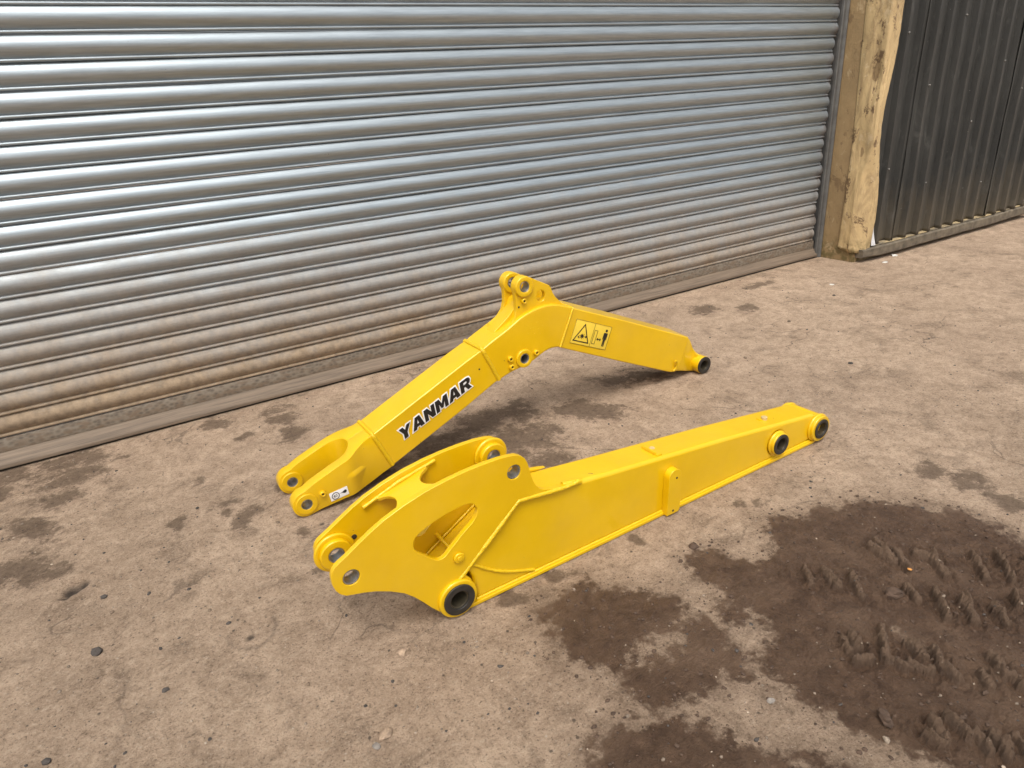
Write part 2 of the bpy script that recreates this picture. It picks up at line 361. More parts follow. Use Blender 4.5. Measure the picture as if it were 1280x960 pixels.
for k_, P in enumerate(MUD): sdm[near] = np.maximum(sdm[near], poly_sd(wx[near], wy[near], P)*(1 if k_ == 0 else .85))
for P in DRY: sdm[near] = np.minimum(sdm[near], -poly_sd(wx[near], wy[near], P))
mudm = np.clip(.5+sdm/.15, 0, 1)
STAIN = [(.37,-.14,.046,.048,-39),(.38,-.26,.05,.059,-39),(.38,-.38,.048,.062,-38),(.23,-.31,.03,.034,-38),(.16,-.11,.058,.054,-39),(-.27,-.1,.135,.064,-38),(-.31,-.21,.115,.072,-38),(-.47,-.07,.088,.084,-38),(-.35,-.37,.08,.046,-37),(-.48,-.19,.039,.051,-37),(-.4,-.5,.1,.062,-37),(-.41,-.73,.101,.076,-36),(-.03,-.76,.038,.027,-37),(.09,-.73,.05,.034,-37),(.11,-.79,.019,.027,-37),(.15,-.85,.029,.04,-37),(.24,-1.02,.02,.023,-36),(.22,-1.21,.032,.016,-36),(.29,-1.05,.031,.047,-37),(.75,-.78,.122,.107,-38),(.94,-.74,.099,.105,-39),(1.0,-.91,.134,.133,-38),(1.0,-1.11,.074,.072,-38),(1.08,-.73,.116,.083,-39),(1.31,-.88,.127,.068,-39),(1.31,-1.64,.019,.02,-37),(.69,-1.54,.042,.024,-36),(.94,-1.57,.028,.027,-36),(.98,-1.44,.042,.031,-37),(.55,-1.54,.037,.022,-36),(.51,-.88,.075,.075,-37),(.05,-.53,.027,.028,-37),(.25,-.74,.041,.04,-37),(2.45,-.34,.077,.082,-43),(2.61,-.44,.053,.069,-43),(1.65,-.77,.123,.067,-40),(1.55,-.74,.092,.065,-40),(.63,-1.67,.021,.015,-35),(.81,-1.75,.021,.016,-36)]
STAIN += [(1.80,-1.80,.05,.05,0),(1.83,-1.90,.05,.06,0),(1.80,-2.0,.05,.06,0),(3.0,-.2,.16,.03,10),(1.25,-1.62,.03,.02,0)]
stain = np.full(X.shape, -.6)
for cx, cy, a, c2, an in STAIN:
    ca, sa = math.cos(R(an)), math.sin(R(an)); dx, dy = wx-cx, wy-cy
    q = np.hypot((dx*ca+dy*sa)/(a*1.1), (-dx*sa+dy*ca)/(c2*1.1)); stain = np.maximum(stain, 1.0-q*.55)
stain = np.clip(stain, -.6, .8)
SEG = [(1.168,-1.877,1.136,-1.922),(1.194,-1.912,1.171,-1.965),(1.226,-1.959,1.186,-2.013),(1.288,-2.046,1.269,-2.082),(1.321,-2.088,1.271,-2.142),(1.351,-2.131,1.3,-2.182),(1.379,-2.179,1.344,-2.22),(1.436,-2.184,1.415,-2.205),(1.356,-1.92,1.346,-1.982),(1.386,-1.915,1.364,-1.952),(1.378,-1.971,1.354,-2.02),(1.415,-1.989,1.432,-2.027),(1.432,-2.019,1.397,-2.075),(1.511,-2.068,1.451,-2.129),(1.557,-2.093,1.495,-2.161),(1.594,-2.146,1.551,-2.194),(1.047,-2.06,1.028,-2.089),(1.063,-2.065,1.044,-2.094),(1.129,-2.087,1.074,-2.133),(1.135,-2.141,1.122,-2.177),(1.166,-2.174,1.132,-2.207),(1.091,-2.167,1.102,-2.203),(1.137,-2.211,1.129,-2.242),(1.178,-2.25,1.154,-2.281),(1.232,-2.243,1.207,-2.281),(1.215,-2.286,1.204,-2.31),(.995,-2.262,.987,-2.292),(1.029,-2.272,1.017,-2.312),(1.03,-2.317,1.015,-2.345),(1.053,-2.333,1.035,-2.367),(1.084,-2.35,1.066,-2.38),(1.217,-2.319,1.194,-2.352),(1.071,-2.131,1.076,-2.168),(.969,-2.271,.968,-2.296),(1.016,-2.109,1.043,-2.122)]
H = .0016*fbm(X, Y, 3, 4, 21) + .0011*fbm(X, Y, 30, 4, 5, .6) - .0016
mr = np.clip((mudm-.35)/.4, 0, 1)
crumb = np.maximum(0, fbm(X, Y, 34, 4, 41, .62))
H += mr*(.002 + .005*fbm(X, Y, 7, 3, 31) + .007*crumb**1.2 + .0030*fbm(X, Y, 120, 3, 47, .7))
sx = X + .007*fbm(X, Y, 48, 5, 51, .7); sy = Y + .007*fbm(X, Y, 48, 5, 61, .7)
rid = np.zeros(X.shape)
for i, (ax, ay, bx, by) in enumerate(SEG):
    m = (X > min(ax, bx)-.06) & (X < max(ax, bx)+.06) & (Y > min(ay, by)-.06) & (Y < max(ay, by)+.06)
    t = np.clip(((sx[m]-ax)*(bx-ax)+(sy[m]-ay)*(by-ay))/((bx-ax)**2+(by-ay)**2), 0, 1)
    d = np.hypot(sx[m]-ax-t*(bx-ax), sy[m]-ay-t*(by-ay)); h = .017+.010*((i*37) % 10)/10
    prof = np.clip(1-(d/(.0068+.003*((i*53) % 7)/7))**2, 0, 1)**.42*h - np.exp(-((d-.015)/.006)**2)*.008
    rid[m] = np.where(np.abs(prof) > np.abs(rid[m]), prof, rid[m])
H += rid*(.85+.5*fbm(X, Y, 55, 4, 71, .65)); ridge = np.clip(rid/.013-.3, 0, 1)
# broken crumbling rim along the tread rows
for (ax, ay, bx, by) in [(1.12, -1.86, 1.40, -2.22), (1.34, -1.9, 1.62, -2.2), (1.02, -2.04, 1.26, -2.33), (.95, -2.25, 1.12, -2.40)]:
    t = np.clip(((sx-ax)*(bx-ax)+(sy-ay)*(by-ay))/((bx-ax)**2+(by-ay)**2), 0, 1)
    d = np.hypot(sx-ax-t*(bx-ax), sy-ay-t*(by-ay)); H += np.exp(-(d/.035)**2)*np.clip(fbm(X, Y, 45, 4, 81, .65), 0, 1)*.026
pit = np.zeros(X.shape)
for cx, cy, r, dp in [(-.30, -.90, .022, .016), (-.275, -.89, .016, .012), (-.315, -.925, .012, .008), (.04, -1.335, .010, .004), (.30, -1.0, .008, .003)]:
    q = np.exp(-((np.hypot(sx-cx, sy-cy)/r)**2)); H -= dp*q; pit = np.maximum(pit, np.clip(q*1.6-.35, 0, .9))
pr = np.abs(np.hypot((sx-.05), (sy+1.31)*.8)-.05); pit = np.maximum(pit, .45*np.clip(1-pr/.006, 0, 1)*(sy < -1.30))
pr = np.abs(np.hypot((sx+.29), (sy+.90))-.055); H += .004*np.exp(-(pr/.015)**2)
far = np.clip((np.hypot(X-1, Y+1)-4)/6, 0, 1); H = H*(1-far)
H -= .004*np.exp(-((Y-.02)/.05)**2)
nY, nX = X.shape
co = np.stack([X, Y, H], -1).reshape(-1, 3).astype(np.float32)
idx = np.arange(nX*nY).reshape(nY, nX)
quads = np.stack([idx[:-1, :-1], idx[:-1, 1:], idx[1:, 1:], idx[1:, :-1]], -1).reshape(-1, 4)
me = bpy.data.meshes.new('ground'); me.vertices.add(len(co)); me.vertices.foreach_set('co', co.ravel())
me.loops.add(quads.size); me.loops.foreach_set('vertex_index', quads.ravel().astype(np.int32))
me.polygons.add(len(quads)); me.polygons.foreach_set('loop_start', np.arange(0, quads.size, 4, dtype=np.int32)); me.update(calc_edges=True)
for nm, arr in (('mud', mudm), ('stain', stain), ('pit', pit), ('ridge', ridge)):
    me.attributes.new(nm, 'FLOAT', 'POINT').data.foreach_set('value', arr.ravel().astype(np.float32))
me.polygons.foreach_set('use_smooth', np.ones(len(quads), bool))
ground = bpy.data.objects.new('ground', me); COL.objects.link(ground); me.materials.append(M['ground'])
tag(ground, 'brown dirt covered yard with damp stains and a patch of wet rutted mud', 'ground', kind='structure')
def ground_z(x, y):
    i = int(np.clip(np.searchsorted(gy, y), 0, nY-1)); j = int(np.clip(np.searchsorted(gx, x), 0, nX-1)); return float(H[i, j])

# ------------------------------------------------------------------ roller shutter
X0, X1, PIT, Z0 = -2.3, 3.722, .075, .1023
shut = tag(empty('roller_shutter', (0, 0, 0)), 'wide closed galvanised roller shutter, dusty brown on its lowest slats', 'shutter')
def slat_profile():
    pr = [(.007, .0), (.003, .0012)]
    for k in range(7):
        a = R(-75+150*k/6); pr.append((-.0005-.0055*math.cos(a), .0068+.0052*math.sin(a)))
    pr += [(.0008, .0135)]
    for k in range(1, 13):
        t = k/12; zc = .0135+t*.0600; pr.append((.001-.0150*math.sin(math.pi*t)**.85, zc))
    pr += [(.004, .0748), (.010, .0749)]
    return pr
PR = slat_profile()
def slat_mesh(seed):
    xs = np.linspace(X0, X1, 46); V = []; F = []; K = len(PR)
    for i, x in enumerate(xs):
        dy = .0020*mnoise.noise((x*1.7, seed*5.1, 0)) + .0005*mnoise.noise((x*6, seed*3.3, 4)); dz = .0007*mnoise.noise((x*.9, seed*9.7, 8))
        for (y, z) in PR: V.append((x, y+dy, z+dz))
    for i in range(len(xs)-1):
        for k in range(K-1): F.append((i*K+k, (i+1)*K+k, (i+1)*K+k+1, i*K+k+1))
    me = bpy.data.meshes.new('slat'); me.from_pydata(V, [], F); me.update(); me.materials.append(M['slat'])
    me.polygons.foreach_set('use_smooth', [True]*len(F)); me.set_sharp_from_angle(angle=R(48)); return me
SM = [slat_mesh(s) for s in range(7)]
for k in range(40):
    o = bpy.data.objects.new('slat', SM[(k*3+k//7) % 7]); COL.objects.link(o); o.parent = shut
    o.location = (random.uniform(-.012, .006), random.uniform(-.0012, .0012), Z0+PIT*k+random.uniform(-.0006, .0006)); o.rotation_euler = (random.uniform(-.05, .05), 0, 0)
# bottom rail: upright mottled web, splayed foot and rounded lip
def extr(name, prof, xs, mat, parent, jit=.0):
    V = []; F = []; K = len(prof)
    for i, x in enumerate(xs):
        d = jit*mnoise.noise((x*1.4, 3.1, 0))
        V += [(x, y+d, z+d*.5) for y, z in prof]
    for i in range(len(xs)-1):
        for k in range(K-1): F.append((i*K+k, (i+1)*K+k, (i+1)*K+k+1, i*K+k+1))
    F += [tuple(range(K)), tuple(range((len(xs)-1)*K, len(xs)*K))[::-1]]
    return mesh(name, V, F, mat, parent, 40)
xs = list(np.linspace(X0, 3.735, 60))
extr('bottom_rail_web', [(.012, .101), (-.002, .1005), (-.004, .098), (-.005, .0535), (.012, .0535)], xs, M['mottle'], shut, .001)
extr('bottom_rail_foot', [(.012, .053), (-.007, .053), (-.011, .049), (-.033, .0235), (-.036, .0205), (-.0375, .015), (-.037, .0075), (-.034, .0055), (.012, .0055)], xs, M['angle'], shut, .002)
extr('gap_shade_strip', [(.010, .0055), (-.026, .0055), (-.026, -.012), (.010, -.012)], xs, M['hole'], shut)  # dark strip under the foot, standing in for the shade in the gap
# guide rails
for nm, gx0, gx1, s in (('guide_rail', 3.738, 3.80, 1), ('guide_rail', X0-.06, X0-.004, -1)):
    g = [(gx0, -.020), (gx0, -.034), (gx0+.006*s*1, -.034)] 
    L = [(3.728, -.018), (3.728, -.030), (3.731, -.034), (3.744, -.036), (3.747, -.044), (3.751, -.048), (3.757, -.048), (3.76, -.044), (3.76, .035), (3.728, .035), (3.728, .024), (3.752, .024), (3.752, -.018)]
    if s < 0: L = [(X0+3.738-x, y) for x, y in L]
    plate('guide_rail', [L], .0, 3.15, M['guide'], shut, .001, frame=lambda u, v, d: (u, v, d))

# ------------------------------------------------------------------ steel column with knocked flashing
colm = tag(empty('steel_column', (3.83, -.14, 0)), 'buff painted door column with dented peeling metal flashing beside the shutter', 'column')
def col_off(o): o.location = -Vector(colm.location); return o
col_off(box('column_post', (3.7615, -.262, -.01), (3.96, .06, 3.15), M['buff'], colm, .004))
# folded flashing: grid of (girth u, height z), dented
NU, NZ = 34, 130
V = []; F = []
def fl_point(t, z):
    # t 0..1: side leg from y=-.150 to the corner, then front leg to x=3.845
    zz = np.clip(z/1.4, 0, 1); low = np.clip((.72-z)/.35, 0, 1); low = low*low*(3-2*low)
    ch = .010+.060*low                                   # crushed corner lower down
    ycorner, xc = -.302, 3.752-.004*low
    xr = 3.852+.004*zz-.052*math.exp(-((z-.86)/.30)**2)+.004*math.sin(z*7)+.004*mnoise.noise((z*23, 1, 5))+.002*mnoise.noise((z*61, 1, 5))
    pts = [(xc+.006, -.150-.012*math.sin(z*3.1)), (xc-.001, -.200), (xc-.002, ycorner+ch), (xc+ch*.75, ycorner), (xr, ycorner+.002)]
    seg = [math.dist(pts[i], pts[i+1]) for i in range(4)]; L = sum(seg); d = t*L
    for i in range(4):
        if d <= seg[i] or i == 3:
            q = d/seg[i]; x = pts[i][0]*(1-q)+pts[i+1][0]*q; y = pts[i][1]*(1-q)+pts[i+1][1]*q; break
        d -= seg[i]
    a = (.005*mnoise.noise((t*4, z*3.2, 1.3)) + .0035*mnoise.noise((t*9, z*9, 7.7)))*(1 if t < .62 else .5)
    dent = .016*math.exp(-((z-1.03)/.07)**2-((t-.45)/.18)**2) + .012*math.exp(-((z-.62)/.09)**2-((t-.35)/.2)**2)
    x += a+dent - .010*math.exp(-((z-.30)/.2)**2-((t-.55)/.2)**2)
    y += a*.5 + .004*math.exp(-((z-.95)/.18)**2-((t-.85)/.2)**2) + (.006*math.sin(z*9+2) if t > .8 else 0)
    return x, y
for j in range(NZ):
    z = .075+(3.10-.075)*(j/(NZ-1))**1.25
    for i in range(NU):
        t = i/(NU-1); x, y = fl_point(t, z); zb = z
        if j == 0: zb = .078-.022*math.sin(t*3.0)+.006*mnoise.noise((t*9, 2, 2)); y -= .008*math.sin(t*3)
        V.append((x, y, zb))
for j in range(NZ-1):
    for i in range(NU-1): F.append((j*NU+i, j*NU+i+1, (j+1)*NU+i+1, (j+1)*NU+i))
o = mesh('flashing', V, F, M['buff_worn_lit'], colm, 25); col_off(o)
sm = o.modifiers.new('thickness', 'SOLIDIFY'); sm.thickness = .0025; sm.offset = -1

# ------------------------------------------------------------------ dark box-profile cladding wall
cl = tag(empty('cladding_wall', (4.7, -.27, 0)), 'dark charcoal corrugated metal wall cladding on a weathered timber sill', 'wall')
CO = -Vector(cl.location)
def put(o): o.location = CO; return o
RP = .131
def rib(x):
    if x < 3.90: return 0
    u = (x-3.905) % RP
    if u < .009: return u/.009
    if u < .034: return 1
    if u < .043: return 1-(u-.034)/.009
    return 0
def sheet(x0, x1, seed, y0):
    bx = [x0]; n0 = int((x0-3.905)//RP)-1
    for k in range(n0, n0+40):
        for d in (0, .009, .034, .043, .085):
            x = 3.905+k*RP+d
            if x0+.003 < x < x1-.003: bx.append(x)
    bx.append(x1); V = []; F = []; nz = 44
    for j in range(nz):
        z = .088+(3.1-.088)*(j/(nz-1))**1.3
        for x in bx:
            w_ = .006*mnoise.noise((x*2.2, z*1.8, seed))+.003*mnoise.noise((x*7, z*5, seed+3))
            V.append((x, y0-.030*rib(x)+w_, z+(.006*mnoise.noise((x*4, 0, seed)) if j == 0 else 0)))
    K = len(bx)
    for j in range(nz-1):
        for i in range(K-1): F.append((j*K+i, j*K+i+1, (j+1)*K+i+1, (j+1)*K+i))
    o = put(mesh('cladding_sheet', V, F, M['clad'], cl, 20)); s = o.modifiers.new('thickness', 'SOLIDIFY'); s.thickness = .0015; s.offset = -1; return o
sheet(3.772, 4.078, 1.0, -.268); sheet(4.066, 5.118, 2.0, -.276); sheet(5.106, 5.70, 3.0, -.284)
for k, z in ((0, 1.22), (0, .52), (2, .95), (3, .40), (4, 1.30), (6, .72), (8, 1.05), (8, .33), (10, .88), (12, .60), (2, 2.0), (5, 1.9), (9, 1.8), (12, 2.1)):
    x = 3.905+RP*k+.0215
    put(plate('screw', [circ((x, z), .0048, 8)], (-.298 if x < 4.07 else -.306 if x < 5.11 else -.314)-.006, -.29, M['screw'], cl, .002))
def sill(name, prof, mat, x0, x1, wob):
    V = []; F = []; K = len(prof); xx = np.linspace(x0, x1, 70)
    for x in xx:
        e = np.clip((3.93-x)/.16, 0, 1); f = .010*mnoise.noise((x*2.1, 1, wob))+.003*mnoise.noise((x*11, 5, wob)); g = np.clip((x-5.5)/.25, 0, 1)
        for (y, z) in prof: V.append((x, y+f+e*.018, z+f*.4-e*.006*(1 if z > .06 else -1)+g*.008))
    for i in range(len(xx)-1):
        for k in range(K): F.append((i*K+k, (i+1)*K+k, (i+1)*K+(k+1) % K, i*K+(k+1) % K))
    F += [tuple(range(K)), tuple(range((len(xx)-1)*K, len(xx)*K))[::-1]]
    return put(mesh(name, V, F, mat, cl, 30))
sill('sill_board', [(-.24, .020), (-.318, .022), (-.326, .030), (-.325, .076), (-.318, .082), (-.24, .082)], M['timber'], 3.775, 5.745, 3.)
sill('sill_capping', [(-.245, .084), (-.304, .084), (-.305, .087), (-.245, .096)], M['timber_pale'], 3.885, 5.72, 3.)
put(box('plinth', (3.97, -.205, -.02), (5.70, .05, .035), M['plinth'], cl, .004))
put(box('backing_wall', (3.965, -.235, .036), (5.695, .05, 3.1), M['plinth'], cl, 0))
put(box('end_trim', (5.704, -.300, .09), (5.735, .05, 3.1), M['pinktrim'], cl, .003))
Vf = [(3.868, -.293, .235), (3.876, -.294, .17), (3.905, -.300, .085), (3.862, -.300, .088), (3.858, -.296, .15), (3.889, -.297, .125)]
o = put(mesh('torn_sheet', Vf, [(0, 4, 1), (4, 3, 5), (4, 5, 1), (3, 2, 5)], M['foil'], cl, 0)); s = o.modifiers.new('thickness', 'SOLIDIFY'); s.thickness = .0015
# wall beyond the cladding
fw = tag(empty('brown_wall', (7.4, -.08, 0)), 'brown rendered wall beyond the end of the dark cladding', 'wall')
o = box('wall_face', (5.78, -.06, .06), (9.2, .25, 3.1), M['farwall'], fw, .004); o.location = -Vector(fw.location)
o = box('wall_base', (5.77, -.10, -.02), (9.2, .25, .058), M['plinth'], fw, .006); o.location = -Vector(fw.location)

# ------------------------------------------------------------------ dipper arm
DIP = tag(empty('excavator_dipper_arm', (.45, -1.541, 0), R(1.15)), 'yellow excavator dipper arm with two big ear plates lying on the ground', 'dipper arm')
Yw = M['yellow']
PV, HL, HU, B2, TP = (0., .047), (-.216, .207), (.167, .300), (1.073, .059), (1.264, .0475)
beam = [(.050, .008), (1.20, .008), (1.245, .012), (1.268, .03), (1.272, .06), (1.258, .088), (1.24, .098), (.83, .1495), (.44, .1925), (.335, .2055), (.178, .224), (.034, .103), (.047, .07)]
plate('beam', [beam, circ(B2, .034), circ(TP, .030)], .008, .108, Yw, DIP, .011, res=4, ang=40)
plate('bottom_plate', [[(.03, .0005), (1.245, .0005), (1.262, .004), (1.262, .009), (.03, .009)]], .0, .116, Yw, DIP, .0012)
ear = [(-.254, .218), (-.253, .228), (-.249, .237), (-.243, .244), (-.233, .250), (-.218, .258), (-.193, .273), (-.163, .290), (-.134, .304), (-.092, .319), (-.044, .332), (.005, .340), (.048, .3445), (.096, .3465), (.135, .3455), (.158, .343), (.175, .3395), (.187, .333), (.196, .324), (.202, .312), (.206, .297), (.209, .280), (.214, .262), (.221, .246), (.230, .235), (.242, .2275), (.262, .221), (.300, .213), (.318, .2085), (.300, .208), (.176, .2235), (.024, .097), (.038, .078), (.045, .05), (.035, .02), (.012, .004), (-.02, .008), (-.045, .030), (-.061, .049), (-.078, .073), (-.096, .096), (-.117, .117), (-.144, .1355), (-.174, .151), (-.198, .160), (-.219, .166), (-.232, .170), (-.243, .179), (-.250, .191), (-.254, .206)]
tri = smooth_loop([(-.082, .228), (-.081, .207), (-.054, .180), (-.036, .1615), (-.019, .160), (-.003, .174), (.033, .203), (.062, .222), (.0715, .243), (.066, .259), (.053, .267), (.034, .268), (-.011, .262), (-.045, .252), (-.072, .241)], 1)
for n0 in (.0, .104):
    plate('ear_plate', [ear, circ(HL, .0172), circ(HU, .0172), tri, circ(PV, .024)], n0, n0+.012, Yw, DIP, .0014)
# bosses inside the ears (pin bushes) with bare bores
for c, r in ((HL, .034), (HU, .032)):
    for n0, n1, f0, f1 in ((.0125, .030, .0018, .0295), (.084, .1035, .0845, .1142)):
        ri = ring('pin_boss', c, r, .0166, n0, n1, Yw, DIP, .003); ring('bore_sleeve', c, .0164, .0145, f0, f1, M['steel'], ri, .0004)
        if n0 > .05: plate('boss_collar', [circ(c, r+.010), circ(c, r-.003)], .0945, .1035, Yw, ri, .004)
# pivot at the big end
pb = ring('pivot_boss', PV, .0465, .0235, -.0085, .1245, Yw, DIP, .004)
for n0, n1 in ((-.0135, -.0080), (.1240, .1295)): ring('seal_ring', PV, .0375, .0225, n0, n1, M['rubber'], pb, .0015)
ring('bore_sleeve', PV, .0233, .0195, -.0095, .1255, M['bore'], pb, .001)
for nm, c, ro, d in (('middle_boss', B2, .0385, .014), ('tip_boss', TP, .0455, .014)):
    bo = ring(nm, c, ro-.004, .024, .006-d, .110+d, Yw, DIP, .003)
    ring('boss_collar', c, ro, .030, .001, .0095, Yw, bo, .004); ring('boss_collar', c, ro, .030, .1065, .115, Yw, bo, .004)
    for n0, n1 in ((.002-d, .0065-d), (.1095+d, .114+d)): ring('seal_ring', c, .0315, .0215, n0, n1, M['rubber'], bo, .0015)
    ring('bore_sleeve', c, .0238, .0195, .005-d, .111+d, M['bore'], bo, .001)
# welds
bead('weld_bead', [(.336, .004, .2075), (.300, .002, .2085), (.174, .002, .2235), (.09, .002, .153), (.006, .003, .084)], .0056, M['weld'], DIP, .16, sub=9)
bead('weld_bead', [(.300, .113, .205), (.174, .114, .2215), (.006, .115, .084)], .006, M['weld'], DIP, .16, sub=9)
bead('weld_bead', [(.045, .0080, .111), (.062, .0075, .096), (.082, .0075, .079), (.101, .0075, .0655), (.121, .0075, .053), (.142, .0075, .0425), (.165, .0075, .033), (.207, .0075, .0165)], .0038, M['weld'], DIP, .14, sub=4)
bead('weld_bead', [(.300, .012, .211), (.325, .0095, .2085), (.352, .0085, .2035)], .0075, M['weld'], DIP, .12, sub=4)
for n in (.0085, .1075): bead('weld_bead', [(.05, n, .010), (1.235, n, .010)], .0038, M['weld'], DIP, .12, sub=120)
cp = [(-.034, .098), (.125, .192), (.19, .224), (.195, .217), (.131, .185), (-.028, .090)]
plate('closing_plate', [cp], .0122, .1038, Yw, DIP, .001)
bead('weld_bead', [(-.02, .098, .110), (.115, .098, .190)], .003, M['weld'], DIP, .15, sub=16)
# box closing plate seam and tie rod seen through the window
rod = bead('tie_rod', [(.0135, -.001, .148), (.0135, .117, .148)], .0048, Yw, DIP, 0)
plate('rod_head', [circ((.0135, .148), .0128)], -.007, -.0005, Yw, rod, .0035, res=3)
plate('rod_head', [circ((.0135, .148), .006)], -.0092, -.0065, Yw, rod, .001)
plate('spot_hole', [circ((-.170, .222), .006)], .1030, .1038, M['hole'], DIP, .0001)
# bridge plate between the ears, hollowed at both ends
A0, A1 = Vector((-.120, 0, .288)), Vector((.012, 0, .3255)); AD = (A1-A0).normalized(); AN = Vector((-AD.z, 0, AD.x)); BL = (A1-A0).length
def bridge_frame(u, v, d): q = A0+AD*u+AN*(d+.006*math.sin(math.pi*np.clip(u/BL, 0, 1))); return (q.x, v, q.z)
br = [(0, .1035), (.012, .097)] + [(.012+.026*math.sin(math.pi*k/10)**.7, .094-.076*k/10) for k in range(11)] + [(.012, .0125), (BL-.006, .0125)] + [(BL-.006-.030*math.sin(math.pi*k/10)**.7, .020+.074*k/10) for k in range(11)] + [(BL-.004, .097), (BL+.012, .1035)]
bp_ = plate('bridge_plate', [br], -.004, .004, Yw, DIP, .0012, frame=bridge_frame)
bead('weld_bead', [tuple(A0+AD*-.022+AN*.002+Vector((0, .100, 0))), tuple(A0+AD*(BL/2)+AN*.009+Vector((0, .0995, 0))), tuple(A0+AD*(BL+.020)+AN*.004+Vector((0, .100, 0)))], .0042, M['weld'], bp_, .1, sub=14)
# bracket on the near side
bk = [(.615, .004), (.6195, .112)] + [(.6415+.022*math.cos(R(178-176*k/12)), .114+.022*math.sin(R(178-176*k/12))) for k in range(13)] + [(.6625, .112), (.6605, .010), (.655, .004)]
bkt = plate('side_bracket', [bk], -.013, .0075, Yw, DIP, .0012)
for c in ((.646, .110), (.636, .014)): plate('bolt_hole', [circ(c, .0032, 16)], -.0136, -.0128, M['hole'], bkt, .0001)
# little lugs on the top
def top_z(s): return .2055+(s-.335)*(.098-.2055)/(1.24-.335)
zt = top_z(.607)
lg = box('hose_lug', (.603, .026, zt-.001), (.611, .076, zt+.009), Yw, DIP, .0015); box('lug_foot', (.604, .018, zt-.001), (.622, .0255, zt+.004), Yw, lg, .001)
for s, n, r in ((.628, .062, .0075), (1.066, .052, .009)):
    z = top_z(s); o = plate('plug', [circ((s, n), r)], z-.001, z+(.003 if s < 1 else .010), M['zinc_plug'], DIP, .001, frame=lambda u, v, d: (u, v, d))
box('plug_strip', (1.046, .05, top_z(1.05)-.002), (1.058, .066, top_z(1.05)+.004), Yw, DIP, .0015)
for s, n in ((1.098, .045),): plate('bolt_hole', [circ((s, n), .003, 14)], top_z(s)+.0002, top_z(s)+.0008, M['hole'], DIP, .0001, frame=lambda u, v, d: (u, v, d))

# ------------------------------------------------------------------ boom
BOO = tag(empty('excavator_boom', (.26, -.926, 0), R(.73)), 'yellow cranked excavator boom standing on its forked end and tip before the shutter', 'boom')
N0, N1 = .016, .131; NC = (N0+N1)/2
lower = [(.250, .165), (.299, .187), (.568, .3065), (.634, .333), (.684, .216), (.672, .213), (.552, .156), (.297, .046)]
mid = [(.636, .334), (.666, .349), (.700, .364), (.731, .3775), (.755, .390), (.778, .402), (.803, .411), (.829, .418), (.855, .422), (.881, .4235), (.905, .421), (.928, .4155), (.983, .393), (.927, .268), (.91, .272), (.895, .273), (.883, .272), (.866, .268), (.851, .262), (.822, .249), (.797, .241), (.765, .236), (.735, .231), (.710, .224), (.686, .216)]
right = [(.985, .392), (1.203, .3005), (1.50, .1705), (1.524, .160), (1.524, .147), (1.478, .042), (1.468, .037), (1.452, .036), (1.428, .043), (1.204, .142), (.929, .266)]
PH = (.783, .267)
plate('lower_beam', [lower], N0, N1, Yw, BOO, .0045, res=3)
plate('elbow', [mid, circ(PH, .018)], N0, N1, Yw, BOO, .0055, res=3)
ub = plate('upper_beam', [right], N0, N1, Yw, BOO, .0045, res=3)
for v in ub.data.vertices:                                # the top plate is not quite square to the webs
    ctr = np.interp(v.co.x, [.93, 1.20, 1.52], [.33, .22, .10])
    if v.co.z > ctr: v.co.z += (v.co.y-N0)*.075
tipl = [(1.505, .162), (1.530, .156), (1.546, .142), (1.560, .112), (1.575, .085), (1.592, .068), (1.616, .058), (1.616, .010), (1.59, .004), (1.56, .006), (1.52, .020), (1.47, .036)]
TB = (1.592, .0345)
def tip_n(s): t = np.clip((s-1.50)/.07, 0, 1); return .002+.010*t*t*(3-2*t) - .020*np.clip((s-1.565)/.03, 0, 1)
V = []; F = []; st = np.linspace(1.472, 1.605, 22); ztop = [(1.46, .165), (1.505, .163), (1.530, .156), (1.546, .142), (1.560, .112), (1.575, .086), (1.592, .070), (1.61, .062)]; zbot = [(1.46, .035), (1.50, .026), (1.54, .012), (1.57, .004), (1.61, .004)]
for s in st:
    a = np.interp(s, *zip(*ztop)); c = np.interp(s, *zip(*zbot)); q = tip_n(s); e0, e1 = N0+q, N1-q; r = .010
    for n, z in ((e0+r, c), (e0+r*.3, c+r*.3), (e0, c+r), (e0+.004, (a+c)/2), (e0, a-r), (e0+r*.3, a-r*.3), (e0+r, a), (e1-r, a), (e1-r*.3, a-r*.3), (e1, a-r), (e1-.004, (a+c)/2), (e1, c+r), (e1-r*.3, c+r*.3), (e1-r, c)): V.append((s, n, z))
K = 14
for i in range(len(st)-1):
    for k in range(K): F.append((i*K+k, (i+1)*K+k, (i+1)*K+(k+1) % K, i*K+(k+1) % K))
F += [tuple(range(K)), tuple(range((len(st)-1)*K, len(st)*K))]
drill(mesh('tip_casting', V, F, Yw, BOO, 50), [(TB, .0225)])
tb = ring('tip_boss', TB, .0345, .0225, -.004, .151, Yw, BOO, .002)
for n0, n1 in ((-.0085, -.0035), (.1505, .1555)): ring('seal_ring', TB, .0335, .0215, n0, n1, M['rubber'], tb, .001)
ring('bore_sleeve', TB, .0223, .0185, -.005, .152, M['bore'], tb, .001)
